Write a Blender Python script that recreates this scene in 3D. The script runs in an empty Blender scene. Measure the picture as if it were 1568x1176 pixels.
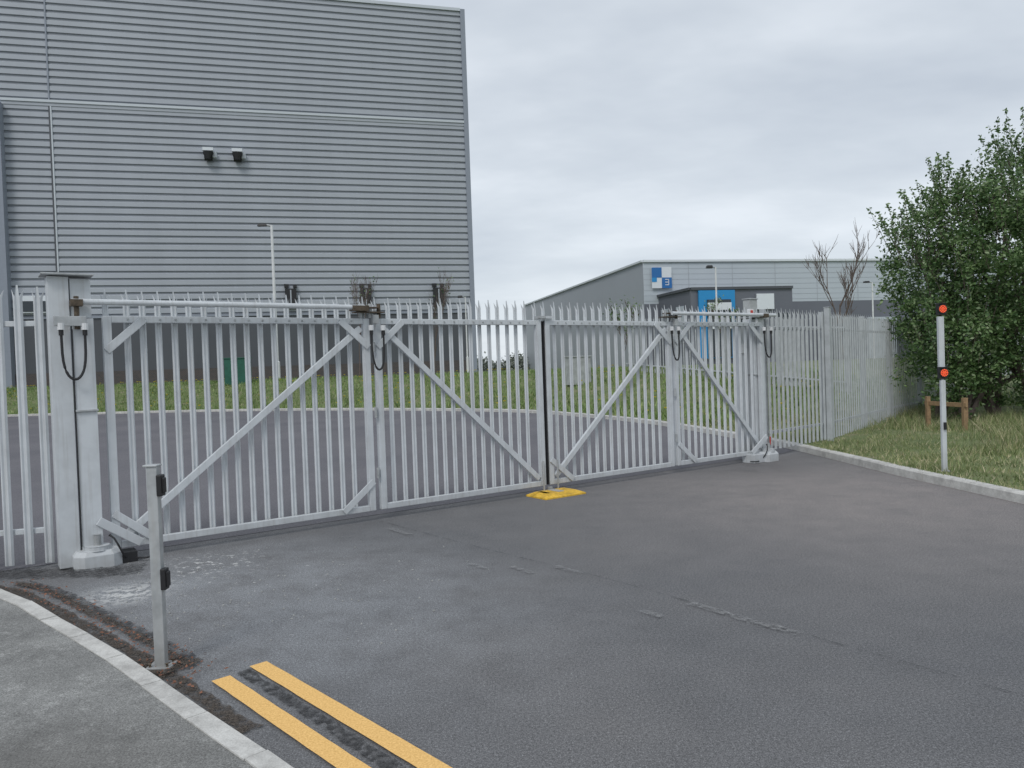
import bpy, math, random
import numpy as np
from mathutils import Vector, Matrix
random.seed(7); rng=np.random.default_rng(7)
scene=bpy.context.scene

# ---------------------------------------------------------------- materials
def newmat(name):
    m=bpy.data.materials.new(name); m.use_nodes=True
    nt=m.node_tree; b=nt.nodes['Principled BSDF']; return m,nt,b
def ramp(nt,fac,stops):
    r=nt.nodes.new('ShaderNodeValToRGB'); e=r.color_ramp.elements
    while len(e)<len(stops): e.new(0.5)
    for i,(p,c) in enumerate(stops):
        e[i].position=p; e[i].color=(c[0],c[1],c[2],1) if hasattr(c,'__len__') else (c,c,c,1)
    nt.links.new(fac,r.inputs[0]); return r.outputs[0]
def mix(nt,fac,a,b,mode='MIX'):
    m=nt.nodes.new('ShaderNodeMix'); m.data_type='RGBA'; m.blend_type=mode
    for s,v in ((m.inputs[0],fac),(m.inputs[6],a),(m.inputs[7],b)):
        if isinstance(v,(int,float)): s.default_value=v
        elif isinstance(v,tuple): s.default_value=(v[0],v[1],v[2],1)
        else: nt.links.new(v,s)
    return m.outputs[2]
def pos(nt):
    g=nt.nodes.new('ShaderNodeNewGeometry'); return g.outputs['Position']
def noise(nt,scale,detail=3,rough=.55,vec=None,out='Fac'):
    n=nt.nodes.new('ShaderNodeTexNoise'); n.inputs['Scale'].default_value=scale
    n.inputs['Detail'].default_value=detail; n.inputs['Roughness'].default_value=rough
    nt.links.new(vec if vec is not None else pos(nt),n.inputs['Vector']); return n.outputs[out]
def bump(nt,b,h,strength=.3,dist=.01):
    n=nt.nodes.new('ShaderNodeBump'); n.inputs['Strength'].default_value=strength; n.inputs['Distance'].default_value=dist
    nt.links.new(h,n.inputs['Height']); nt.links.new(n.outputs[0],b.inputs['Normal'])
def mth(nt,op,a,b=None,clamp=False):
    m=nt.nodes.new('ShaderNodeMath'); m.operation=op; m.use_clamp=clamp
    for s,v in zip(m.inputs,(a,b)):
        if v is None: continue
        if isinstance(v,(int,float)): s.default_value=v
        else: nt.links.new(v,s)
    return m.outputs[0]
def blob(nt,x,y,r,soft=1.0):
    v=nt.nodes.new('ShaderNodeVectorMath'); v.operation='DISTANCE'
    nt.links.new(pos(nt),v.inputs[0]); v.inputs[1].default_value=(x,y,0)
    m=nt.nodes.new('ShaderNodeMapRange'); m.interpolation_type='SMOOTHSTEP'
    m.inputs['From Min'].default_value=r*(1-soft); m.inputs['From Max'].default_value=r
    m.inputs['To Min'].default_value=1; m.inputs['To Max'].default_value=0
    nt.links.new(v.outputs['Value'],m.inputs['Value']); return m.outputs[0]
def paint(name,col,rough=.5,dirt=.25,metal=0.0,nscale=4):
    m,nt,b=newmat(name)
    n=noise(nt,nscale,3,.65); c=ramp(nt,n,[(.3,tuple(x*(1-dirt) for x in col)),(.62,col)])
    nt.links.new(c,b.inputs['Base Color']); b.inputs['Roughness'].default_value=rough; b.inputs['Metallic'].default_value=metal
    return m
def grime(M,amount=.9):
    nt=M.node_tree;b=nt.nodes['Principled BSDF']; src=b.inputs['Base Color'].links[0].from_socket
    sx=nt.nodes.new('ShaderNodeSeparateXYZ'); nt.links.new(pos(nt),sx.inputs[0])
    f=mth(nt,'MULTIPLY',mth(nt,'SUBTRACT',1,mth(nt,'MULTIPLY',sx.outputs[2],2.4),True),mth(nt,'MULTIPLY',noise(nt,9,3),amount),True)
    mp=nt.nodes.new('ShaderNodeMapping'); mp.inputs['Scale'].default_value=(28,28,1.2); nt.links.new(pos(nt),mp.inputs[0])
    st=ramp(nt,noise(nt,1,3,.6,mp.outputs[0]),[(.5,0),(.72,.35)])
    c=mix(nt,st,src,(.36,.35,.33)); nt.links.new(mix(nt,f,c,(.26,.25,.23)),b.inputs['Base Color'])
M_gate=paint('gate_grey_paint',(.61,.64,.665),.5,.12,0,5); grime(M_gate,.7)
M_galv=paint('galvanised_steel',(.45,.47,.48),.5,.35,.1,7); grime(M_galv)
M_fence=paint('fence_grey',(.48,.505,.52),.55,.2,0,5)
M_dark=paint('black_plastic',(.018,.018,.02),.45,.2)
M_rust=paint('rusty_bracket',(.13,.10,.07),.7,.5,.2,30)
M_rubber=paint('black_rubber',(.025,.025,.027),.7,.2)
M_white=paint('white_plastic',(.74,.75,.76),.4,.15)
M_wood=paint('stake_wood',(.34,.22,.12),.8,.4,0,12)
M_greencab=paint('green_cabinet',(.02,.12,.08),.5,.3)
M_greycab=paint('grey_cabinet',(.45,.47,.47),.5,.3)
def cladpaint(name,col,dirt):
    m,nt,b=newmat(name)
    mp=nt.nodes.new('ShaderNodeMapping'); mp.inputs['Scale'].default_value=(.5,.5,.06); nt.links.new(pos(nt),mp.inputs[0])
    n=noise(nt,1,4,.6,mp.outputs[0]); c=ramp(nt,n,[(.3,tuple(x*(1-dirt) for x in col)),(.65,col)])
    nt.links.new(c,b.inputs['Base Color']); b.inputs['Roughness'].default_value=.5; b.inputs['Metallic'].default_value=.05
    return m
M_clad=cladpaint('cladding_silver',(.415,.445,.49),.08)
M_cladgap=cladpaint('cladding_recess_shade',(.26,.28,.315),.08)  # same cladding, shade between the ribs painted in as a darker colour
M_cladtrim=paint('cladding_trim',(.56,.60,.64),.4,.05,.05,.2)
M_claddark=paint('cladding_dark',(.085,.092,.105),.5,.12,.05,.3)
M_edge=paint('corner_trim',(.27,.30,.355),.5,.06)
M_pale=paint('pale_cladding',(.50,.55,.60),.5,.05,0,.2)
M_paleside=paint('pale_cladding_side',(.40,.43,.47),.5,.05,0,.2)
M_mid=paint('grey_cladding',(.15,.16,.19),.5,.08,0,.3)
M_blue=paint('blue_panel',(.02,.27,.60),.4,.05)
M_logo=paint('logo_blue',(.02,.15,.42),.4,.03)
M_white2=paint('white_panel',(.72,.76,.80),.5,.04)
M_orange=paint('reflector_red',(.55,.05,.03),.5,.1)
M_glass,nt,b=newmat('window_glass'); b.inputs['Base Color'].default_value=(.03,.04,.05,1); b.inputs['Roughness'].default_value=.12
M_brick,nt,b=newmat('dark_brick')
br=nt.nodes.new('ShaderNodeTexBrick'); br.inputs['Scale'].default_value=3
br.inputs['Color1'].default_value=(.09,.07,.065,1);br.inputs['Color2'].default_value=(.06,.055,.055,1);br.inputs['Mortar'].default_value=(.13,.13,.13,1)
mp=nt.nodes.new('ShaderNodeMapping'); mp.inputs['Rotation'].default_value=(math.radians(90),0,0)
nt.links.new(pos(nt),mp.inputs[0]); nt.links.new(mp.outputs[0],br.inputs[0]); nt.links.new(br.outputs[0],b.inputs['Base Color']); b.inputs['Roughness'].default_value=.9
M_red,nt,b=newmat('red_lens'); b.inputs['Base Color'].default_value=(.7,.08,.03,1); b.inputs['Emission Color'].default_value=(1,.13,.04,1); b.inputs['Emission Strength'].default_value=.6; b.inputs['Roughness'].default_value=.25

def asphalt():
    m,nt,b=newmat('asphalt')
    big=noise(nt,.4,4,.6); med=noise(nt,2.0,7,.78); fine=noise(nt,140,2,.9); grit=noise(nt,60,2,.8); spl=noise(nt,13,5,.72)
    c=ramp(nt,big,[(.32,(.136,.138,.144)),(.7,(.170,.167,.168))])
    c=mix(nt,.32,c,ramp(nt,med,[(.3,.72),(.5,1.0),(.72,1.3)]),'MULTIPLY')
    tex=mix(nt,.6,ramp(nt,fine,[(.32,.35),(.5,.95),(.66,1.9)]),ramp(nt,grit,[(.32,.45),(.5,1),(.68,1.7)]),'MULTIPLY')
    cc=c
    w=mth(nt,'MULTIPLY',blob(nt,4.3,9.5,5.2),mth(nt,'MULTIPLY',med,1.3),True)
    cc=mix(nt,w,cc,(.275,.248,.237))
    d1=ramp(nt,med,[(.36,.25),(.62,1)])
    for (x,y,r,k) in ((-2.3,6.3,2.8,.75),(-3.1,6.2,.9,.9),(-.9,5.2,2.2,.45),(-1.6,4.6,1.0,.4)):
        cc=mix(nt,mth(nt,'MULTIPLY',blob(nt,x,y,r),mth(nt,'MULTIPLY',d1,k),True),cc,(.265,.275,.288))
    w=mth(nt,'MULTIPLY',blob(nt,3.6,12.1,1.3),ramp(nt,med,[(.42,0),(.6,.6)])); cc=mix(nt,w,cc,(.07,.07,.075))
    cc=mix(nt,.75,cc,tex,'MULTIPLY')
    for (x,y,r,k) in ((-2.85,7.0,.8,.56),(-2.0,6.3,1.7,.64),(-3.15,6.15,.5,.48),(-1.0,5.5,1.6,.675)):
        s=ramp(nt,spl,[(k,0),(k+.04,1)])
        cc=mix(nt,mth(nt,'MULTIPLY',s,mth(nt,'MULTIPLY',blob(nt,x,y,r),.95)),cc,(.55,.55,.54))
    nt.links.new(cc,b.inputs['Base Color']); b.inputs['Roughness'].default_value=1.0; b.inputs['Specular IOR Level'].default_value=.12
    bump(nt,b,fine,.4,.003)
    return m
M_asph=asphalt()
M_asph2,nt,b=newmat('yard_asphalt')
c=ramp(nt,noise(nt,.3,4),[(.3,(.138,.136,.150)),(.7,(.175,.17,.182))]); c=mix(nt,.6,c,ramp(nt,noise(nt,60,2,.8),[(.3,.5),(.7,1.5)]),'MULTIPLY')
nt.links.new(c,b.inputs['Base Color']); b.inputs['Roughness'].default_value=1; b.inputs['Specular IOR Level'].default_value=.15
M_pave,nt,b=newmat('pavement_tarmac')
c=ramp(nt,noise(nt,1.6,6,.75),[(.3,(.17,.17,.165)),(.7,(.30,.30,.29))]); 
c=mix(nt,ramp(nt,noise(nt,9,6,.78),[(.52,0),(.68,.5)]),c,(.42,.42,.405))
fn=noise(nt,130,2,.9)
c=mix(nt,.85,c,ramp(nt,fn,[(.3,.3),(.7,1.7)]),'MULTIPLY')
w=blob(nt,-2.1,2.9,1.3); c=mix(nt,mth(nt,'MULTIPLY',w,.6),c,(.10,.093,.085))
nt.links.new(c,b.inputs['Base Color']); b.inputs['Roughness'].default_value=1; b.inputs['Specular IOR Level'].default_value=.15; bump(nt,b,fn,.5,.004)
M_kerb,nt,b=newmat('kerb_concrete')
c=ramp(nt,noise(nt,6,5,.7),[(.3,(.38,.37,.35)),(.62,(.61,.60,.57))]); c=mix(nt,.45,c,ramp(nt,noise(nt,110,2,.8),[(.3,.6),(.7,1.3)]),'MULTIPLY')
nt.links.new(c,b.inputs['Base Color']); b.inputs['Roughness'].default_value=.88
def decal(name,col,scale,lo,hi,col2=None,detail=5,amax=1.0,dk=.6):
    m,nt,b=newmat(name)
    n=noise(nt,scale,detail,.7); a=ramp(nt,n,[(lo,0),(hi,amax)])
    cc=ramp(nt,noise(nt,90,2,.8),[(.35,tuple(x*dk for x in col)),(.65,col2 or col)])
    nt.links.new(cc,b.inputs['Base Color']); nt.links.new(a,b.inputs['Alpha']); b.inputs['Roughness'].default_value=1; b.inputs['Specular IOR Level'].default_value=.15
    return m
M_yel=decal('yellow_road_paint',(.86,.52,.18),40,.20,.30,(.93,.59,.23),4,1,.80)
M_worn=decal('worn_white_paint',(.30,.30,.30),26,.40,.64,(.42,.42,.42),5,.65)
M_tar=decal('tar_patch',(.05,.05,.052),24,.42,.58,(.095,.095,.097),6,.8)
M_crack=decal('tar_seam',(.08,.08,.082),9,.44,.60,None,4,.5)
M_dirt=decal('soil_debris',(.055,.047,.040),26,.36,.56,(.15,.125,.105),6,.9,.45)
M_litter=paint('dead_leaves',(.25,.11,.065),.8,.6,0,9)
M_yelblk=paint('yellow_block',(.82,.50,.05),.6,.45,0,12)
M_conc=paint('concrete',(.42,.42,.40),.9,.3,0,8)
def leafmat(name,stops,trans=0,rough=.6):
    m,nt,b=newmat(name)
    g=nt.nodes.new('ShaderNodeNewGeometry'); c=ramp(nt,g.outputs['Random Per Island'],stops)
    c=mix(nt,.6,c,ramp(nt,noise(nt,1.1,3),[(.3,(.6,.6,.6)),(.7,(1.45,1.3,1.3))]),'MULTIPLY')
    nt.links.new(c,b.inputs['Base Color']); b.inputs['Roughness'].default_value=rough
    if trans:
        t=nt.nodes.new('ShaderNodeBsdfTranslucent'); nt.links.new(c,t.inputs[0])
        mx=nt.nodes.new('ShaderNodeMixShader'); mx.inputs[0].default_value=trans
        nt.links.new(b.outputs[0],mx.inputs[1]); nt.links.new(t.outputs[0],mx.inputs[2])
        nt.links.new(mx.outputs[0],nt.nodes['Material Output'].inputs[0])
    return m
M_leaf=leafmat('foliage',[(0,(.065,.135,.05)),(.45,(.125,.225,.08)),(.82,(.22,.34,.14)),(1,(.40,.50,.31))],.35,.42)
M_blade=leafmat('grass_blades',[(0,(.12,.17,.06)),(.5,(.20,.265,.095)),(.75,(.31,.33,.16)),(1,(.56,.50,.34))])
M_bankblade=leafmat('bank_grass_blades',[(0,(.11,.19,.05)),(.7,(.18,.28,.085)),(1,(.32,.36,.16))])
M_far=leafmat('hazed_foliage',[(0,(.22,.26,.23)),(1,(.32,.36,.31))])  # distance haze painted into the leaf colour
M_flower=paint('dandelion_yellow',(.80,.60,.02),.6,.1)
M_bark=paint('bark',(.16,.125,.11),.9,.4,0,15)
M_ground,nt,b=newmat('grass_ground')
c=ramp(nt,noise(nt,1.7,6,.75),[(.3,(.085,.12,.045)),(.52,(.15,.185,.075)),(.68,(.25,.22,.145))]); c=mix(nt,.6,c,ramp(nt,noise(nt,40,2,.8),[(.3,.5),(.7,1.4)]),'MULTIPLY')
nt.links.new(c,b.inputs['Base Color']); b.inputs['Roughness'].default_value=1

# ---------------------------------------------------------------- mesh builder
class MB:
    def __init__(s): s.v=[];s.f=[];s.m=[];s.mats=[]
    def mi(s,m):
        if m not in s.mats: s.mats.append(m)
        return s.mats.index(m)
    def add(s,vs,fs,m):
        o=len(s.v); s.v+= [tuple(v) for v in vs]; k=s.mi(m)
        for f in fs: s.f.append(tuple(i+o for i in f)); s.m.append(k)
    def box(s,c,size,m,rz=0,taper=1.0):
        hx,hy,hz=[a/2 for a in size]; R=Matrix.Rotation(rz,3,'Z'); vs=[]
        for z in(-1,1):
            k=taper if z>0 else 1
            for x,y in((-1,-1),(1,-1),(1,1),(-1,1)): vs.append(R@Vector((x*hx*k,y*hy*k,0))+Vector((c[0],c[1],c[2]+z*hz)))
        s.add(vs,[(3,2,1,0),(4,5,6,7),(0,1,5,4),(1,2,6,5),(2,3,7,6),(3,0,4,7)],m)
    def beam(s,p0,p1,w,h,m,up=(0,0,1)):
        p0=Vector(p0);p1=Vector(p1);d=(p1-p0).normalized();u=Vector(up)
        if abs(d.dot(u))>.98:u=Vector((0,1,0))
        r=d.cross(u).normalized();u=r.cross(d)
        vs=[p+r*a*w/2+u*b_*h/2 for p in(p0,p1) for a,b_ in((-1,-1),(1,-1),(1,1),(-1,1))]
        s.add(vs,[(0,1,2,3),(7,6,5,4),(0,4,5,1),(1,5,6,2),(2,6,7,3),(3,7,4,0)],m)
    def tube(s,pts,r,m,n=8,cap=True):
        pts=[Vector(p) for p in pts]; rs=r if hasattr(r,'__len__') else [r]*len(pts); vs=[];fs=[]
        ref=Vector((0,0,1)); 
        for i,p in enumerate(pts):
            d=(pts[min(i+1,len(pts)-1)]-pts[max(i-1,0)]).normalized()
            a=ref if abs(d.dot(ref))<.95 else Vector((0,1,0))
            x=d.cross(a).normalized();y=x.cross(d)
            for k in range(n):
                t=2*math.pi*k/n; vs.append(p+(x*math.cos(t)+y*math.sin(t))*rs[i])
        for i in range(len(pts)-1):
            for k in range(n):
                fs.append((i*n+k,i*n+(k+1)%n,(i+1)*n+(k+1)%n,(i+1)*n+k))
        if cap: fs.append(tuple(range(n))); fs.append(tuple(reversed([ (len(pts)-1)*n+k for k in range(n)])))
        s.add(vs,fs,m)
    def obj(s,name,parent=None,bevel=0,smooth=False):
        me=bpy.data.meshes.new(name); me.from_pydata(s.v,[],s.f)
        for m in s.mats: me.materials.append(m)
        me.polygons.foreach_set('material_index',s.m)
        if smooth: me.polygons.foreach_set('use_smooth',[True]*len(s.f))
        me.update(); o=bpy.data.objects.new(name,me); scene.collection.objects.link(o)
        if parent: o.parent=parent
        if bevel:
            bv=o.modifiers.new('bevel','BEVEL'); bv.width=bevel; bv.segments=2; bv.limit_method='ANGLE'
        return o
def empty(name,loc=(0,0,0),rz=0):
    e=bpy.data.objects.new(name,None); scene.collection.objects.link(e); e.location=loc; e.rotation_euler=(0,0,rz); e.empty_display_size=.2; return e
def catmull(P,step):
    P=[Vector(p) for p in P]; out=[]
    Q=[2*P[0]-P[1]]+P+[2*P[-1]-P[-2]]
    for i in range(1,len(Q)-2):
        a,b_,c_,d=Q[i-1:i+3]; n=max(2,int((c_-b_).length/step))
        for k in range(n):
            t=k/n; out.append(.5*((2*b_)+(c_-a)*t+(2*a-5*b_+4*c_-d)*t*t+(3*b_-a-3*c_+d)*t**3))
    out.append(P[-1]); return out
def resample(P,step):
    out=[P[0]];acc=0
    for i in range(1,len(P)):
        seg=(P[i]-P[i-1]); L=seg.length
        while acc+L>=step:
            t=(step-acc)/L; q=P[i]-seg*(1-t)
            out.append(q); seg=P[i]-q; L=seg.length; acc=0
            if L<1e-9: break
        acc+=L
    return out
def sstep(x): x=max(0,min(1,x)); return x*x*(3-2*x)

# ---------------------------------------------------------------- ground, roads
KR=[(7.2,-30),(6.6,-8),(6.0,4),(5.62,8.6),(5.42,10.5),(5.3,12.9),(5.15,15.0),(4.7,17.6),(3.9,21.4),(2.4,25.4),(-.2,30),(-6.5,35.2),(-14,39.3),(-22,41.6),(-32,43),(-60,44),(-120,45)]
KRc=catmull(KR,.6)
def amp(y): return .10+1.25*sstep((y-17)/14)
def vz(yk,d): return .10+amp(yk)*sstep(d/8.0)
offs=[-.02,.25,.6,1,1.6,2.4,3.5,5,6.5,8,12,20,40,90,250,900]
mb=MB(); n=len(KRc); vs=[];fs=[]
nors=[]
for i,p in enumerate(KRc):
    d=(KRc[min(i+1,n-1)]-KRc[max(i-1,0)]).normalized(); nors.append(Vector((d.y,-d.x)))
for i,p in enumerate(KRc):
    for o in offs:
        q=p+nors[i]*(.13+o); z=vz(p.y,max(0,o))+ (0.03*math.sin(q.x*1.3+q.y*.7) if 1<o<30 else 0)
        vs.append((q.x,q.y,z))
k=len(offs)
for i in range(n-1):
    for j in range(k-1): fs.append((i*k+j,i*k+j+1,(i+1)*k+j+1,(i+1)*k+j))
mb.add(vs,fs,M_ground); mb.obj('grass_verge',smooth=True)
mb=MB(); mb.add([(-1500,-1500,-.06),(1500,-1500,-.06),(1500,1500,-.06),(-1500,1500,-.06)],[(0,1,2,3)],M_ground); mb.obj('ground')
def ngon(name,pts,z,m):
    mb=MB(); mb.add([(p[0],p[1],z) for p in pts],[tuple(range(len(pts)))],m); return mb.obj(name)
kr_edge=[(p.x,p.y) for p in KRc]
GL=Vector((-3.97,7.21)); gd=Vector((.8145,.5802)); gn=Vector((-.5802,.8145)); GA=math.atan2(gd.y,gd.x)
def gp(x,y=0,z=0): q=GL+gd*x+gn*y; return (q.x,q.y,z)
ngon('road',[(x+.05,y) for x,y in kr_edge]+[(-120,-30)],0,M_asph)
a=gp(-3,.3);c_=gp(11.1,.3)
ngon('yard',[a[:2],c_[:2]]+[(x-.02,y) for x,y in kr_edge if y>14.2]+[(-120,0)],.004,M_asph2)

def kerb(name,pts,w,h,gap=.008,step=.915,side=1):
    P=resample(pts,step); mb=MB()
    for i in range(len(P)-1):
        a,b_=P[i],P[i+1]; d=(b_-a).normalized(); nn=Vector((d.y,-d.x))*side
        a=a+d*gap/2; b_=b_-d*gap/2; jz=random.uniform(-.004,.004); jo=random.uniform(-.004,.004)
        ch=.02
        prof=[(0,-.1),(0,h-ch),(ch,h),(w,h),(w,-.1)]
        v=[]
        for q in(a,b_):
            for (o,z) in prof: t=q+nn*(o+jo); v.append((t.x,t.y,z+jz))
        mb.add(v,[(0,1,6,5),(1,2,7,6),(2,3,8,7),(3,4,9,8),(0,4,3,2,1),(5,6,7,8,9)],M_kerb)
    return mb.obj(name)
kerb('kerb',[p for p in KRc if p.y>-12 and p.x>-70],.135,.12)
KL=[(-10,5.6),(-7,6.2),(-5.3,6.62),(-4.23,6.27),(-3.18,5.37),(-2.33,4.59),(-1.73,3.98),(-1.09,3.35),(-.35,2.55),(.3,1.6),(.7,.4),(1.0,-2),(1.2,-12)]
KLc=catmull(KL,.15)
kerb('kerb',KLc,.125,.05,side=1,step=.6)
pv=[]
for i,p in enumerate(KLc):
    d=(KLc[min(i+1,len(KLc)-1)]-KLc[max(i-1,0)]).normalized(); q=p+Vector((d.y,-d.x))*.12; pv.append((q.x,q.y))
ngon('pavement',pv+[(-10,-12)],.044,M_pave)

def ribbon(name,pts,w,z,m,wvar=0):
    mb=MB(); P=[Vector(p) for p in pts]; v=[]
    for i,p in enumerate(P):
        d=(P[min(i+1,len(P)-1)]-P[max(i-1,0)]).normalized(); nn=Vector((d.y,-d.x))
        w1=w*(1+random.uniform(-wvar,wvar)); w2=w*(1+random.uniform(-wvar,wvar)); v+=[tuple(p+nn*w1/2)+(z,),tuple(p-nn*w2/2)+(z,)]
    mb.add(v,[(2*i,2*i+1,2*i+3,2*i+2) for i in range(len(P)-1)],m); return mb.obj(name)
P=[]
for i,p in enumerate(KLc):
    if -4.6<p.x<-1.3:
        d=(KLc[i+1]-KLc[i-1]).normalized(); P.append(p-Vector((d.y,-d.x))*.07)
Ps=catmull(P,.05)
ribbon('soil_debris',Ps,.10,.010,M_dirt,.3)
P2=[p+Vector((.12,.15)) for p in Ps if p.x>-4.4 and p.x<-2.05]
ribbon('tar_patch',P2,.085,.014,M_tar,.3)
ribbon('soil_debris',[p+Vector((-.05,-.03)) for p in P2],.07,.018,M_dirt,.4)
ribbon('tar_patch',catmull([(-5.2,6.85),(-4.3,6.9),(-3.75,6.85),(-3.4,6.95)],.05),.34,.018,M_tar,.2)
ngon('soil_debris',[(-2.16+.22*math.cos(t)*(1+.25*math.sin(3*t)),4.50+.16*math.sin(t)*(1+.2*math.cos(2*t))) for t in np.linspace(0,6.1,20)],.022,M_dirt)
e=Vector((.68,-.735))
def yl(x,y,L=3.2):
    a=Vector((x,y)); return [a+e*t*.1 for t in range(int(L*10))]
ribbon('yellow_line_marking',yl(-1.70,4.31),.105,.012,M_yel,.03)
ribbon('yellow_line_marking',yl(-1.555,4.51),.105,.012,M_yel,.03)
ribbon('tar_patch',[Vector((-1.62,4.42))+e*t*.1 for t in range(30)],.075,.007,M_tar,.3)
ribbon('road_seam',catmull([(-2.2,9.6),(-1.39,8.57),(-.4,7.35),(.7,6.07),(1.55,4.95),(2.45,3.76),(3.6,2.2)],.08),.012,.009,M_crack,.6)
for (x,y,L,w) in((.41,6.38,.34,.07),(1.45,5.03,.85,.075),(.03,6.42,.3,.06),(.89,5.17,.2,.06),(-1.25,8.15,.45,.07),(-.35,6.6,.25,.05)):
    d=Vector((.60,-.80)); Q=[Vector((x,y))+d*(t/10-.5)*L for t in range(11)]
    ribbon('worn_road_marking',Q,w,.013,M_worn,.35)
mb=MB()
for i in range(620):
    p=random.choice(P2) if i%3 else Vector((random.gauss(-2.1,.22),random.gauss(4.5,.2)))
    x=p.x+random.gauss(-.08,.07); y=p.y+random.gauss(-.08,.07); s=random.uniform(.006,.016); a=random.random()*6.3; z=.026+random.random()*.012
    v=[(x+s*math.cos(a+t)*(1 if k%2 else .6),y+s*math.sin(a+t)*(1 if k%2 else .6),z+random.uniform(-.004,.008)) for k,t in enumerate((0,1.57,3.14,4.71))]
    mb.add(v,[(0,1,2,3)],M_litter)
mb.obj('leaf_litter')
mb=MB()
for i in range(220):
    x=random.gauss(-2.4,.9);y=random.gauss(6.0,.7); s=random.uniform(.003,.008)
    mb.box((x,y,s*.4+.003),(s*2,s*1.5,s),M_conc,random.random()*3,.6)
mb.obj('gravel')

# ---------------------------------------------------------------- palisade
def pale(mb,x,y,z0,z1,w,m,ysgn=-1):
    a=w/2; dp=.018*ysgn
    prof=[(-a,0),(-a*.55,dp),(-a*.2,dp*.3),(a*.2,dp*.3),(a*.55,dp),(a,0)]
    tops=[z1-.015,z1-.085,z1+.02,z1+.02,z1-.085,z1-.015]
    v=[(x+px,y+py,z0) for px,py in prof]+[(x+px*(1.0),y+py,z1-.10) for px,py in prof]+[(x+px*(1.35 if i in(0,5) else .9),y+py+( .012 if i in (0,5) else 0),t) for i,((px,py),t) in enumerate(zip(prof,tops))]
    f=[]
    for r in(0,6):
        for i in range(5): f.append((r+i,r+i+1,r+i+7,r+i+6))
    mb.add(v,f,m)
ZR=2.30; ZT=2.57; ZB=.12
def leaf(par,name,x0,x1,diag,npal):
    fr=MB(); sw=.075
    for x in(x0+sw/2,x1-sw/2): fr.box((x,0,(ZB+ZR+.03)/2),(sw,.07,ZR+.03-ZB),M_gate)
    for z in(ZR,ZB+.03): fr.box(((x0+x1)/2,0,z),(x1-x0-2*sw-.002,.06,.065),M_gate)
    xa,xb=x0+sw+.03,x1-sw-.03
    p,q=((xa,-.012,ZB+.1),(xb,-.012,ZR-.08)) if diag>0 else ((xa,-.012,ZR-.08),(xb,-.012,ZB+.1))
    fr.beam(p,q,.04,.07,M_gate)
    cor=[((x0+.02,ZR-.30),(x0+.36,ZR+.005)),((x1-.02,ZR-.30),(x1-.36,ZR+.005)),((x0+.02,ZB+.34),(x0+.40,ZB+.03)),((x1-.02,ZB+.34),(x1-.40,ZB+.03))]
    for i,(a,b_) in enumerate(cor):
        if (diag>0 and x0<5) or (diag<0 and x0<5 and i==0) or x0>5 and i in(0,1,2) and not(diag>0 and i==0):
            fr.beam((a[0],-.045,a[1]),(b_[0],-.045,b_[1]),.014,.075,M_gate)
    fr.obj(name+'_frame',par,.005)
    pb=MB(); span=(x1-x0-2*sw); st=span/(npal+1)
    for i in range(npal):
        x=x0+sw+st*(i+1); pale(pb,x+random.uniform(-.004,.004),.055,ZB+.0,ZT+random.uniform(-.008,.008),.062,M_gate)
        pb.box((x,-.034,ZR),(.018,.01,.018),M_galv)
    for x in(x0+.04,x1-.04): pale(pb,x,.06,ZR+.0,ZT,.055,M_gate)
    pb.obj(name+'_pales',par)
def hinge_gear(mb,x):
    mb.box((x-.04,-.03,ZR+.10),(.34,.16,.012),M_rust)
    mb.box((x-.04,-.03,ZR+.155),(.22,.12,.012),M_rust)
    for dx in(-.14,-.02,.09): mb.tube([(x+dx,-.03,ZR+.04),(x+dx,-.03,ZR+.20)],.022,M_galv if dx<0 else M_rust,10)
    mb.box((x+.02,-.075,ZR+.02),(.07,.05,.10),M_galv)
    for z in(.55,1.25,2.0): mb.tube([(x,-.045,z-.06),(x,-.045,z+.06)],.018,M_galv,8)
def cable_loop(mb,x,z,w,h,y=-.11):
    pts=[]
    for k in range(17):
        t=math.pi*k/16; pts.append((x-w/2*math.cos(t),y-.02*math.sin(t),z-h*math.sin(t)**.55 if 0<k<16 else z))
    mb.tube(pts,.012,M_rubber,7)
    for sx in(-1,1):
        mb.tube([(x+sx*w/2,y,z),(x+sx*w/2,y,z+.05)],.02,M_rubber,8)
        mb.tube([(x+sx*w/2,y,z+.05),(x+sx*w/2,y,z+.11)],.03,M_white,10)
E1=empty('palisade_gate',(GL.x,GL.y,0),GA); E2=empty('palisade_gate',(GL.x,GL.y,0),GA)
leaf(E1,'outer_leaf',.14,2.87,1,17); leaf(E1,'inner_leaf',2.94,5.36,-1,15)
leaf(E2,'inner_leaf',5.43,7.86,1,15); leaf(E2,'outer_leaf',7.93,10.10,-1,13)
h=MB(); hinge_gear(h,2.905); cable_loop(h,2.93,2.14,.15,.40)
h.tube([(-.12,-.14,2.45),(2.78,-.12,2.45)],.028,M_gate,12)
h.box((-.08,-.13,2.44),(.10,.10,.06),M_rust); h.tube([(-.08,-.13,2.2),(-.08,-.13,2.5)],.022,M_rust)
h.box((2.72,-.1,2.44),(.2,.1,.06),M_rust)
h.box((5.36,-.02,2.37),(.12,.10,.035),M_galv); h.box((5.372,.01,1.22),(.018,.05,2.2),M_rubber)
h.tube([(5.30,-.06,.02),(5.30,-.06,.45)],.012,M_galv)
h.obj('drive_arm_and_hinges',E1)
h=MB(); hinge_gear(h,7.895); cable_loop(h,7.87,2.14,.15,.40)
h.tube([(7.80,-.12,2.45),(10.30,-.14,2.45)],.028,M_gate,12); h.box((10.02,-.13,2.44),(.12,.1,.06),M_rust)
h.box((5.48,-.02,2.37),(.12,.10,.035),M_gate); h.box((5.418,.01,1.22),(.018,.05,2.2),M_rubber)
h.tube([(5.54,-.06,.02),(5.54,-.06,.45)],.012,M_galv)
h.obj('drive_arm_and_hinges',E2)

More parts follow.
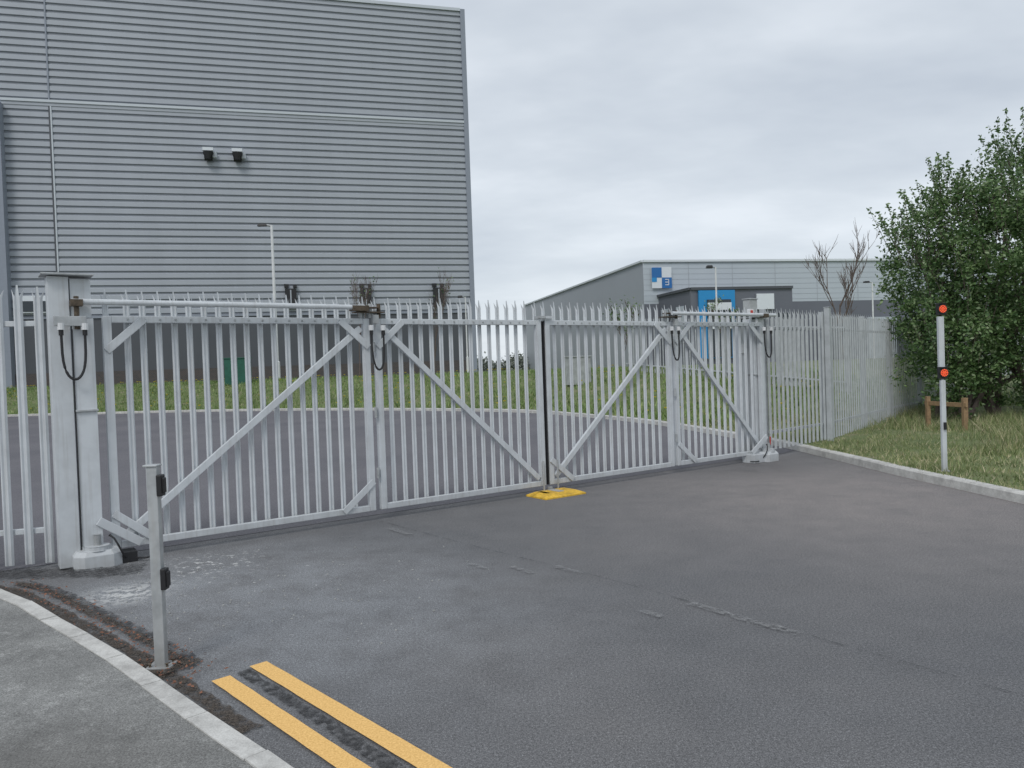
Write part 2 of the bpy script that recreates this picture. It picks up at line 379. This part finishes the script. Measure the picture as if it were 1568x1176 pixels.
def gate_post(x,s,y=0,zt=2.69,cy=-.17,hy=0):
    P=empty('gate_post',gp(x,y),GA); m=MB(); dz=zt-2.69
    m.box((-s*.215,.03,(zt+.01)/2),(.17,.20,zt-.02),M_gate)
    m.box((-s*.03,-.02,1.22),(.17,.19,2.16),M_gate)
    m.box((-s*.035,.03,2.49+dz/2),(.17,.16,.36+dz),M_gate)
    m.box((-s*.14,.0,zt+.01),(.42,.30,.016),M_galv)
    m.tube([(-s*.2,0,zt+.018),(-s*.2,0,zt+.04)],.02,M_galv,8); m.tube([(-s*.05,0,zt+.018),(-s*.05,0,zt+.035)],.02,M_galv,8)
    if s>0: m.box((-s*.14,-.17,2.27),(.26,.03,.09),M_galv)
    m.box((-s*.03,-.03,1.45),(.185,.215,.02),M_galv)
    m.box((-s*.122,-.12,1.2),(.008,.012,2.0),M_rubber)
    m.obj('post',P,.012)
    b_=MB(); v=[];f=[]
    for (z,k) in((0.0,1),(.12,1),(.16,.85)):
        for (ax,ay) in((-.2,-.1),(-.12,-.18),(.12,-.18),(.2,-.1),(.2,.15),(-.2,.15)): v.append((ax*k,ay*k-.07+hy,z))
    for r in(0,6):
        for i in range(6): f.append((r+i,r+(i+1)%6,r+6+(i+1)%6,r+6+i))
    f.append(tuple(range(12,18))); b_.add(v,f,M_gate)
    b_.tube([(0,-.14+hy,.16),(0,-.14+hy,.20)],.10,M_gate,16); b_.tube([(0,-.14+hy,.2),(0,-.14+hy,.30)],.03,M_galv,10)
    b_.beam((s*.02,-.13+hy,.42),(s*.38,-.10+hy,.16),.02,.08,M_gate)
    b_.box((s*.22,-.07+hy,.05),(.22,.2,.1),M_dark)
    pts=[(s*(.1+.03*t),-.18-.05*math.sin(t*.8)+hy,.28-.25*sstep(t/5)+.004) for t in range(0,14)]
    b_.tube(pts,.010,M_rubber,6)
    b_.obj('motor_housing',P,.006)
    c=MB(); cable_loop(c,-s*.12,2.14,.19,.40,cy)
    c.obj('cable_loop',P)
    return P
gate_post(0,1); RP=gate_post(10.02,-1,.17,2.42,-.27,-.17)
c=MB(); c.box((.0,-.02,2.60),(.20,.14,.26),M_greycab); c.box((.0,-.02,2.74),(.23,.17,.02),M_galv); c.box((-.26,-.22,2.50),(.12,.05,.1),M_white); c.box((-.26,-.25,2.50),(.06,.012,.06),M_orange); c.box((.34,-.10,.30),(.02,.02,.14),M_orange)
c.box((-.23,.03,1.20),(.22,.12,2.2),M_gate); c.box((-.24,-.045,1.9),(.1,.02,.16),M_white); c.box((-.30,-.24,.07),(.30,.24,.14),M_gate)
c.obj('control_box',RP,.006)

def fence(name,pts,z0=.0,h=2.55,pitch=.155,w=.07,post=2.75,m=M_fence,zf=None,first_post=True):
    E=empty(name); pm=MB(); rm=MB()
    for i in range(len(pts)-1):
        a=Vector(pts[i]);b_=Vector(pts[i+1]);L=(b_-a).length;d=(b_-a)/L;nn=Vector((d.y,-d.x)); ang=math.atan2(d.y,d.x)
        za=zf(a) if zf else z0; zb=zf(b_) if zf else z0
        k=int(L/pitch)
        for j in range(k+1):
            q=a+d*(j*pitch); z=za+(zb-za)*(j*pitch/L)
            t=MB(); pale(t,0,0,z+.05,z+h+random.uniform(-.012,.012),w,m)
            R=[(q.x+d.x*v[0]-nn.x*v[1],q.y+d.y*v[0]-nn.y*v[1],v[2]) for v in t.v]
            pm.add(R,t.f,m)
        for zz in(.35,h-.33):
            rm.beam((a.x-nn.x*.04,a.y-nn.y*.04,za+zz),(b_.x-nn.x*.04,b_.y-nn.y*.04,zb+zz),.045,.05,m)
        for j in range(int(L/post)+1):
            if j==0 and not first_post: continue
            q=a+d*min(L,j*post)-nn*.09; z=za+(zb-za)*(min(L,j*post)/L); rm.box((q.x,q.y,z+h/2-.05),(.055,.10,h+.1),m,ang)
    pm.obj('pales',E); rm.obj('rails_and_posts',E,.004); return E
fence('palisade_fence',[(-6.9,6.45),(-4.33,7.12)],0,2.6,.165,.078,first_post=False,m=M_gate)
fence('palisade_fence',[gp(10.42,.1)[:2],(6.07,14.8),(9.2,18.6),(14,24),(22,33)],.08,2.5,.155,.07,m=M_fence)
mb=MB(); mb.box((6.05,14.68,1.35),(.09,.10,2.6),M_fence,.8); mb.box((6.05,14.68,2.655),(.11,.12,.012),M_fence,.8); mb.obj('fence_post',None,.006)
rp=[]
for i,p in enumerate(KRc):
    if p.x>-30 and p.y>19.5 and i%14==0: q=p+nors[i]*7.2; rp.append((q.x,q.y,p.y))
def zf2(a):
    return min(((a-Vector(r[:2])).length,vz(r[2],7.2)) for r in rp)[1]
fence('palisade_fence',[r[:2] for r in rp if r[0]>-1],0,2.4,.19,.07,m=M_fence,zf=zf2)

E=empty('gate_stop_block',gp(5.40,-.18),GA); mb=MB()
v=[]
for z,kx,ky in((.0,.34,.22),(.02,.34,.22),(.06,.24,.13)):
    v+=[(-kx,-ky,z),(kx,-ky,z),(kx,ky,z),(-kx,ky,z)]
f=[(8,9,10,11)]
for r in(0,4):
    for i in range(4): f.append((r+i,r+(i+1)%4,r+4+(i+1)%4,r+4+i))
mb.add(v,f,M_yelblk); mb.box((0,-.0,.062),(.10,.24,.012),M_conc); mb.box((-.2,.0,.05),(.1,.26,.02),M_conc,0,.8); mb.box((.0,.12,.06),(.05,.05,.08),M_galv); mb.obj('block',E,.006)

E=empty('sensor_post',(-2.12,4.50,0)); mb=MB()
mb.box((0,0,.60),(.062,.05,1.20),M_galv); mb.box((-.005,0,1.206),(.085,.07,.012),M_galv); mb.box((0,0,.016),(.14,.12,.032),M_galv)
for x,y in((-.05,-.04),(.05,-.04),(.05,.04),(-.05,.04)): mb.tube([(x,y,.03),(x,y,.05)],.008,M_rust,6)
mb.obj('post',E,.004); mb=MB()
for z in(1.09,.54):
    mb.box((.045,-.01,z),(.032,.055,.125),M_dark); mb.box((.066,-.01,z),(.012,.042,.09),M_dark)
mb.obj('sensors',E,.008)
E=empty('signal_post',(5.83,10.42,.1)); mb=MB()
mb.box((0,0,.62),(.06,.05,1.24),M_gate); mb.box((-.01,0,1.74),(.075,.05,.72),M_gate); mb.tube([(0,0,1.2),(0,0,1.4)],.02,M_galv)
mb.box((0,0,.006),(.15,.15,.012),M_galv); mb.box((0,-.04,.62),(.03,.03,.10),M_dark)
mb.obj('post',E,.004)
mb=MB()
for z in(2.20,1.34):
    mb.box((0,-.0,z),(.10,.07,.16),M_dark)
    mb.box((0,-.045,z+.075),(.10,.05,.008),M_dark)
    mb.tube([(0,-.03,z),(0,-.05,z)],.058,M_dark,16)
mb.obj('lamp_housings',E,.006)
mb=MB()
for z in(2.20,1.34):
    for k in range(19):
        if k==0: r,a=0,0
        elif k<7: r,a=.021,(k-1)*math.pi/3
        else: r,a=.042,(k-7)*math.pi/6
        mb.tube([(r*math.cos(a),-.048,z+r*math.sin(a)),(r*math.cos(a),-.058,z+r*math.sin(a))],.0085,M_red,8)
mb.obj('red_lenses',E)
E=empty('wooden_stakes',(8.9,16.0,.15)); mb=MB()
mb.box((-.02,.45,.27),(.08,.08,.75),M_wood); mb.box((.18,-.55,.27),(.09,.09,.75),M_wood); mb.beam((-.03,.55,.50),(.17,-.65,.50),.03,.09,M_wood); mb.obj('stakes',E,.006)

# ---------------------------------------------------------------- big warehouse
bc=Vector((-3.1,68.0)); bd=Vector((-.966,-.259)); bn=Vector((.259,-.966))
E=empty('warehouse'); L=78; H=33.2; ZS=23.4
def bp(t,o,z): q=bc+bd*t+bn*o; return (q.x,q.y,z)
mb=MB()
def ribs(z0,z1,t0,t1,pitch=.56,dep=.09):
    z=z0
    while z<z1-.05:
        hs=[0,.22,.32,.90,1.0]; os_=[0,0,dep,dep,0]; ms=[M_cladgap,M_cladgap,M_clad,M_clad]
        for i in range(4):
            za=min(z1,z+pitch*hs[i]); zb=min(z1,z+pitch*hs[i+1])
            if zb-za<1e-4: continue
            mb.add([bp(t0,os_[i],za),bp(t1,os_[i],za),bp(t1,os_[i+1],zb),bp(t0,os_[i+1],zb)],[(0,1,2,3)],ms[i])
        z+=pitch
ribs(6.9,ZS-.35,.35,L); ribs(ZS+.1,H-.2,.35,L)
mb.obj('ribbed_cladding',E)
mb=MB()
def slab(t0,t1,o0,o1,z0,z1,m):
    v=[bp(t,o,z) for z in(z0,z1) for t,o in((t0,o0),(t1,o0),(t1,o1),(t0,o1))]
    mb.add(v,[(3,2,1,0),(4,5,6,7),(0,1,5,4),(1,2,6,5),(2,3,7,6),(3,0,4,7)],m)
slab(-.0,L,-60,-.03,-1,H-.25,M_clad)
slab(-.05,.35,-.5,.2,-1,H,M_edge)
slab(.35,L,-.4,.22,H-.2,H+.05,M_cladtrim)
slab(.35,L,0,.14,ZS-.35,ZS-.10,M_clad); slab(.35,L,0,.22,ZS-.097,ZS+.1,M_cladtrim)
slab(.35,L,0,.06,2.6,6.75,M_claddark); slab(.35,L,0,.2,-1,2.6,M_brick)
slab(.35,L,0,.16,6.75,6.9,M_edge)
slab(32.6,32.70,0,.14,6.9,ZS-.36,M_cladtrim); slab(32.70,32.82,0,.13,6.9,ZS-.36,M_claddark); slab(32.7,32.8,0,.15,ZS+.11,H-.21,M_edge)
slab(35.9,36.7,0,.9,-1,ZS-.36,M_edge)
for t in np.arange(4,34,6.0): slab(t,t+.05,.06,.09,2.6,6.7,M_mid)
slab(32.9,35.6,.07,.4,7.2,8.5,M_white2); slab(33.3,35.3,.41,.45,7.3,8.1,M_glass)
for t in(15.5,9.4,3.2):
    slab(t-.45,t+.45,.12,.6,7.3,8.9,M_dark); slab(t+.15,t+.5,.12,.42,9.0,9.3,M_dark); slab(t-.5,t-.2,.12,.42,9.0,9.25,M_dark); slab(t-.05,t+.05,.6,.62,7.4,8.8,M_clad)
mb.obj('walls_and_trim',E)
mb=MB()
for t in(21.4,19.2):
    slab(t-.4,t+.4,.2,.9,19.9,20.15,M_white2)
    mb.beam(bp(t,.2,19.7),bp(t,.75,19.35),.6,.5,M_dark)
    mb.tube([bp(t,.65,19.75),bp(t,.75,19.25)],[.42,.2],M_dark,12)
    mb.box(bp(t-.45,.35,19.7),(.28,.25,.42),M_white2)
mb.obj('wall_lamps',E)

# ---------------------------------------------------------------- second warehouse
E=empty('industrial_unit'); mb=MB()
A=Vector((14.0,80)); D=Vector((.979,.203)); S=Vector((-.2186,.9758)); LN=Vector((.203,-.979))
def q3(p,z): return (p.x,p.y,z)
B=A+D*95; C=A+S*52; DD=B+S*52
top=12.35
def quad(p,q,z0,z1,m,off=None):
    o=off if off is not None else Vector((0,0)); mb.add([q3(p+o,z0),q3(q+o,z0),q3(q+o,z1),q3(p+o,z1)],[(0,1,2,3)],m)
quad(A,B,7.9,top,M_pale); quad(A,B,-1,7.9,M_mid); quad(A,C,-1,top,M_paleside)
quad(C,DD,-1,top,M_pale); quad(B,DD,-1,top,M_pale); mb.add([q3(A,top),q3(B,top),q3(DD,top),q3(C,top)],[(0,1,2,3)],M_mid)
mb.beam(q3(A,top),q3(B,top),.4,.22,M_white2); mb.beam(q3(A,top),q3(C,top),.4,.2,M_white2)
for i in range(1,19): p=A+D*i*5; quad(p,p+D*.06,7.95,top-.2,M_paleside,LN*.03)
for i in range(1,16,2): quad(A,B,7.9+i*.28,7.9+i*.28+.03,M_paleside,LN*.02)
mb.obj('main_hall',E); mb=MB()
def lg(a0,a1,z0,z1,m,k=.3): quad(A+D*a0,A+D*a1,z0,z1,m,LN*k)
lg(.8,3.0,9.5,11.7,M_white2); lg(.8,1.9,10.6,11.65,M_logo,.33); lg(1.9,3.0,9.5,10.6,M_logo,.33); lg(.8,1.35,10.15,10.6,M_blue,.33)
for z in(9.8,10.08,10.36): lg(2.25,2.65,z,z+.08,M_white2,.36)
lg(2.6,2.68,9.8,10.44,M_white2,.36)
mb.obj('sign_panel',E); mb=MB()
O1=Vector((17.3,73.5)); O2=Vector((27.7,75.4)); O0=Vector((14.9,83.0)); OD=(O2-O1).normalized(); ON=Vector((OD.y,-OD.x))
zt=8.7
for p,q in((O1,O2),(O0,O1),(O2,O2+S*8)): mb.add([q3(p,-1),q3(q,-1),q3(q,zt),q3(p,zt)],[(0,1,2,3)],M_mid)
mb.add([q3(O1,zt),q3(O2,zt),q3(O2+S*8,zt),q3(O0,zt)],[(0,1,2,3)],M_claddark)
mb.beam(q3(O1,zt),q3(O2,zt),.4,.25,M_claddark); mb.beam(q3(O0,zt),q3(O1,zt),.4,.25,M_claddark)
def og(a0,a1,z0,z1,m,k): mb.beam(q3(O1+OD*a0+ON*k,(z0+z1)/2),q3(O1+OD*a1+ON*k,(z0+z1)/2),.2,z1-z0,m)
og(.7,4.4,2,8.5,M_blue,.2); og(1.5,3.9,2.1,7.6,M_glass,.35); og(1.5,3.9,4.8,5.1,M_white2,.45)
og(1.5,3.9,6.6,7.3,M_white2,.45)
og(6.7,8.5,6.6,8.1,M_white2,.15); og(5,6.2,2,6.2,M_glass,.12); og(8.9,10.2,2,6.2,M_glass,.12)
for a in(.35,.7): 
    p=O0.lerp(O1,a); q=O0.lerp(O1,a+.18); o=Vector((-.1,-.05)); mb.add([q3(p+o,4.6),q3(q+o,4.6),q3(q+o,7.2),q3(p+o,7.2)],[(0,1,2,3)],M_pale)
mb.obj('office_block',E)
mb=MB()
for i in range(6):
    p=A+D*(20+i*6); mb.beam(q3(p+LN*.2,3.5),q3(p+D*3.6+LN*.2,3.5),.2,5,M_pale if i%2 else M_claddark)
mb.obj('loading_doors',E)

def lamp(x,y,z0,z1,arm,r=.06):
    E=empty('street_lamp',(x,y,z0)); mb=MB(); hh=z1-z0
    mb.tube([(0,0,0),(0,0,1.4),(0,0,1.45),(0,0,hh)],[r*1.6,r*1.6,r,r*.75],M_white,10)
    mb.tube([(0,0,hh-.05),(arm*.35,0,hh+.02)],r*.6,M_galv,8)
    mb.obj('column',E); mb=MB(); mb.box((arm*.65,0,hh+.03),(abs(arm)*.7,.30,.16),M_dark,0,.8); mb.obj('lamp_head',E,.02)
lamp(-15.8,52.0,1.3,11.9,-.95,.12); lamp(12.1,45,1.3,7.2,-.55,.06); lamp(-3.4,60,1.3,7.4,-.6,.06); lamp(33,70,1.3,8.4,-.8,.08)
E=empty('utility_cabinet',(-16.9,47.6,1.3)); mb=MB(); mb.box((0,0,.8),(1.5,.7,1.6),M_greencab,.2); mb.box((0,0,1.63),(1.6,.8,.06),M_greencab,.2); mb.box((0,-.36,.8),(.02,.03,1.4),M_dark,.2); mb.obj('cabinet',E,.02)
E=empty('utility_cabinet',(2.9,33.5,.9)); mb=MB(); mb.box((0,0,.6),(1.0,.5,1.2),M_greycab,.4); mb.box((0,0,1.22),(1.08,.58,.05),M_greycab,.4); mb.box((0,-.26,.6),(.02,.03,1.0),M_dark,.4); mb.obj('cabinet',E,.02)

# ---------------------------------------------------------------- vegetation
def leaves_mesh(name,P,size,mat,parent=None,aspect=.55,updir=.35):
    n=len(P); P=np.asarray(P)
    nrm=rng.normal(size=(n,3)); nrm[:,2]=np.abs(nrm[:,2])+updir; nrm/=np.linalg.norm(nrm,axis=1)[:,None]
    t=rng.normal(size=(n,3)); t-=nrm*(t*nrm).sum(1)[:,None]; t/=np.linalg.norm(t,axis=1)[:,None]; bt=np.cross(nrm,t)
    s=(rng.uniform(.6,1.3,n)*size)[:,None]
    V=np.stack([P-t*s,P+bt*s*aspect-t*s*.1,P+t*s,P-bt*s*aspect-t*s*.1],1).reshape(-1,3)
    me=bpy.data.meshes.new(name); me.vertices.add(4*n); me.vertices.foreach_set('co',V.ravel())
    me.loops.add(4*n); me.loops.foreach_set('vertex_index',np.arange(4*n)); me.polygons.add(n); me.polygons.foreach_set('loop_start',np.arange(n)*4)
    me.materials.append(mat); me.update(); me.validate()
    o=bpy.data.objects.new(name,me); scene.collection.objects.link(o)
    if parent: o.parent=parent
    return o
def shrub(name,lobes,stems,nclump,per,size,shoots=0):
    E=empty(name); pts=[]; mb=MB(); tot=sum(l[3]*l[4]+l[4]*l[5] for l in lobes)
    for l in lobes:
        k=int(nclump*(l[3]*l[4]+l[4]*l[5])/tot)
        for _ in range(k):
            d=rng.normal(size=3); d/=np.linalg.norm(d); r=rng.uniform(.5,1.12)
            c=np.array(l[:3])+d*np.array(l[3:])*r
            if c[2]<.35: c[2]=rng.uniform(.35,1.0)
            m=int(per*rng.uniform(.4,1.5)); sg=rng.uniform(.07,.20)
            pts.append(c+rng.normal(size=(m,3))*sg*np.array([1,1,.9]))
    for _ in range(shoots):
        l=lobes[rng.integers(len(lobes))]; d=rng.normal(size=3); d[2]=abs(d[2])*1.2+.2; d/=np.linalg.norm(d)
        c=np.array(l[:3])+d*np.array(l[3:])*.9; dirn=np.array([d[0]*.5+rng.normal()*.14,d[1]*.35,1.0]); dirn/=np.linalg.norm(dirn); ln=rng.uniform(.4,1.15)
        e=c+dirn*ln; mb.tube([c-dirn*.3,e],[.008,.003],M_bark,4,False)
        m=int(60*ln); tt=rng.uniform(0,1,m)[:,None]; pts.append(c+dirn*ln*tt+rng.normal(size=(m,3))*.06*(1.3-tt))
    P=np.concatenate(pts); leaves_mesh('leaves',P,size,M_leaf,E)
    for (x,y,r) in stems:
        for k in range(4):
            l=lobes[rng.integers(len(lobes))]; tgt=Vector((l[0],l[1],l[2]+l[5]*.4)); p0=Vector((x,y,0)); mid=p0.lerp(tgt,.5)+Vector((random.uniform(-.2,.2),random.uniform(-.2,.2),.3))
            mb.tube([p0,p0.lerp(mid,.5),mid,tgt],[r,r*.75,r*.5,r*.2],M_bark,6,False)
    mb.obj('branches',E); return E
shrub('hawthorn_bush',[(10.30,17.9,2.4,1.25,1.3,1.9),(11.2,17.4,3.6,1.25,1.4,1.9),(9.95,17.6,1.6,.9,1.1,1.15),(12.7,17.2,3.2,2.0,1.6,3.0),(9.60,18.2,3.5,.75,.8,1.4),(12.1,18,5.0,1.0,1.2,1.5),(10.6,18.2,4.4,.85,.8,1.25),(11.5,17.6,1.5,1.5,1.1,1.0),(13.2,17,1.4,1.5,1,1.0)],
      [(10.3,17.6,.07),(11.2,17.8,.09),(12.4,17.4,.09),(10.0,18.2,.06),(11.8,17.2,.06)],1150,62,.046,380)
shrub('hawthorn_bush',[(14.5,20,3.4,2.4,2,3.4),(17,22,3.6,2.5,2,3.2)],[(14.5,20,.09),(17,22,.09)],300,75,.07,30)
def bare_tree(name,x,y,z,h,r,spread,levels=4,leafn=0,rmin=.009):
    E=empty(name); mb=MB(); tips=[]
    def br(p,d,L,r,lv):
        pts=[p];rs=[r];q=p;dd=d
        for k in range(3):
            dd=(dd+Vector((random.gauss(0,.08),random.gauss(0,.08),.12))).normalized(); q=q+dd*L/3; pts.append(q); rs.append(r*(1-.22*(k+1)))
        mb.tube(pts,rs,M_bark,5,False); tips.append(q)
        if lv==0: return
        for i in range(random.choice((3,4,4))):
            t=random.uniform(.35,1); pp=p.lerp(q,t); a=random.random()*6.28
            nd=(dd+Vector((math.cos(a),math.sin(a),.35))*spread).normalized(); br(pp,nd,L*random.uniform(.5,.72),max(rmin,r*.5),lv-1)
    br(Vector((x,y,z)),Vector((0,0,1)),h*.52,r,levels); mb.obj('trunk_and_branches',E)
    if leafn:
        Q=[]
        for _ in range(leafn):
            t=random.choice(tips); Q.append((t.x+random.gauss(0,.12),t.y+random.gauss(0,.12),t.z+random.gauss(0,.12)))
        leaves_mesh('leaves',Q,.07,M_leaf,E)
bare_tree('bare_tree',16.9,39.5,.9,6.9,.10,.5,4,0,.013)
bare_tree('young_tree',6.6,46,1.3,4.3,.05,.55,4,500); bare_tree('young_tree',13.2,47,1.3,4.6,.05,.55,4,500)
bare_tree('young_tree',-9.9,50,1.3,6.9,.05,.45,4,60); bare_tree('young_tree',-5.2,52,1.3,6.9,.05,.45,4,60)
Q=[]
for _ in range(260):
    cx=rng.uniform(-8,18); cy=rng.uniform(128,140); cz=rng.uniform(.5,3.0+.8*math.sin(cx*.7))
    Q.append(np.array([cx,cy,cz])+rng.normal(size=(45,3))*np.array([.9,.9,.5]))
leaves_mesh('distant_trees',np.concatenate(Q),.30,M_far)

def blades(name,samp,n,hmin,hmax,w,mat,lean=.35):
    P=np.array([samp() for _ in range(n)]); a=rng.uniform(0,6.28,n); hh=rng.uniform(hmin,hmax,n)*rng.uniform(.6,1.2,n)*P[:,3]; ww=w*rng.uniform(.6,1.4,n)
    dx=np.cos(a)*ww;dy=np.sin(a)*ww; lx=rng.normal(size=n)*lean*hh; ly=rng.normal(size=n)*lean*hh
    V=np.stack([np.stack([P[:,0]-dx,P[:,1]-dy,P[:,2]],1),np.stack([P[:,0]+dx,P[:,1]+dy,P[:,2]],1),np.stack([P[:,0]+lx,P[:,1]+ly,P[:,2]+hh],1)],1).reshape(-1,3)
    me=bpy.data.meshes.new(name); me.vertices.add(3*n); me.vertices.foreach_set('co',V.ravel()); me.loops.add(3*n); me.loops.foreach_set('vertex_index',np.arange(3*n)); me.polygons.add(n); me.polygons.foreach_set('loop_start',np.arange(n)*3)
    me.materials.append(mat); me.update(); me.validate()
    o=bpy.data.objects.new(name,me); scene.collection.objects.link(o); return o
near=[i for i,p in enumerate(KRc[:-1]) if 3<p.y<19.5]; far=[i for i,p in enumerate(KRc[:-1]) if p.y>=18.5 and p.x>-42]
def samp_near():
    while True:
        i=random.choice(near); t=random.random(); p=KRc[i].lerp(KRc[i+1],t); d=random.random()**1.3*7-.03; q=p+nors[i]*(.13+d)
        patch=math.sin(q.x*3.1+1.2*math.sin(q.y*2.3))*math.cos(q.y*2.7+q.x)
        if patch<-.45 and random.random()<.7: continue
        break
    hs=.6+2.2*sstep((d-1.0)/3)*(.5+.5*math.sin(q.x*2.1)*math.cos(q.y*1.7))+.5*max(0,patch)
    return (q.x,q.y,vz(p.y,max(0,d))-.01,max(.4,hs))
def samp_far():
    i=random.choice(far); t=random.random(); p=KRc[i].lerp(KRc[i+1],t); d=random.random()*11+.02; q=p+nors[i]*(.13+d)
    return (q.x,q.y,vz(p.y,d)-.01,1)
blades('grass',samp_near,68000,.05,.14,.006,M_blade,.5); blades('grass',samp_far,45000,.08,.26,.024,M_bankblade)
mb=MB()
for _ in range(520):
    x,y,z,_h=samp_far(); s=random.uniform(.035,.07)
    if random.random()<.5 and x>0: continue
    mb.tube([(x,y,z+.24),(x,y,z+.24+s*.6)],[s*.6,s],M_flower,6)
mb.obj('dandelions')

# ---------------------------------------------------------------- world, light
SE,SR=math.radians(48),math.radians(200)
w=bpy.data.worlds.new('World'); scene.world=w; w.use_nodes=True; nt=w.node_tree; bg=nt.nodes['Background']
sky=nt.nodes.new('ShaderNodeTexSky'); sky.sky_type='NISHITA'; sky.sun_disc=False; sky.sun_elevation=SE; sky.sun_rotation=SR
tc=nt.nodes.new('ShaderNodeTexCoord'); sp=nt.nodes.new('ShaderNodeSeparateXYZ'); nt.links.new(tc.outputs['Generated'],sp.inputs[0])
zz=mth(nt,'ADD',mth(nt,'MAXIMUM',sp.outputs[2],0),.22)
cb=nt.nodes.new('ShaderNodeCombineXYZ'); nt.links.new(mth(nt,'DIVIDE',sp.outputs[0],zz),cb.inputs[0]); nt.links.new(mth(nt,'DIVIDE',sp.outputs[1],zz),cb.inputs[1])
mpn=nt.nodes.new('ShaderNodeMapping'); mpn.inputs['Location'].default_value=(4.3,1.9,0); mpn.inputs['Rotation'].default_value=(0,0,.5); mpn.inputs['Scale'].default_value=(.75,1.15,1); nt.links.new(cb.outputs[0],mpn.inputs[0])
n1=noise(nt,1.2,5,.55,mpn.outputs[0])
cl=ramp(nt,n1,[(.34,(5.1,5.65,6.4)),(.5,(6.3,6.85,7.5)),(.66,(7.9,8.4,9.0))])
hz=mth(nt,'SUBTRACT',1,mth(nt,'MULTIPLY',sp.outputs[2],3.0),True)
cl=mix(nt,mth(nt,'MULTIPLY',hz,.5),cl,(7.7,8.3,8.8))
nt.links.new(mix(nt,.92,sky.outputs[0],cl),bg.inputs[0]); bg.inputs[1].default_value=.107
sun=bpy.data.lights.new('sun','SUN'); sun.energy=1.2; sun.angle=math.radians(18); sun.color=(1,.97,.93)
so=bpy.data.objects.new('sun',sun); scene.collection.objects.link(so)
dirv=Vector((math.sin(SR)*math.cos(SE),math.cos(SR)*math.cos(SE),math.sin(SE))); so.rotation_euler=dirv.to_track_quat('Z','Y').to_euler()

cam=bpy.data.cameras.new('camera'); co=bpy.data.objects.new('camera',cam); scene.collection.objects.link(co)
cam.sensor_width=36; cam.lens=27.05; cam.clip_end=3000; cam.clip_start=.05
co.matrix_world=Matrix.Translation((0,0,1.7))@Matrix.Rotation(math.radians(90-1.15),4,'X')@Matrix.Rotation(math.radians(-2.0),4,'Z')
scene.camera=co
scene.view_settings.view_transform='Standard'; scene.view_settings.look='None'; scene.view_settings.exposure=0
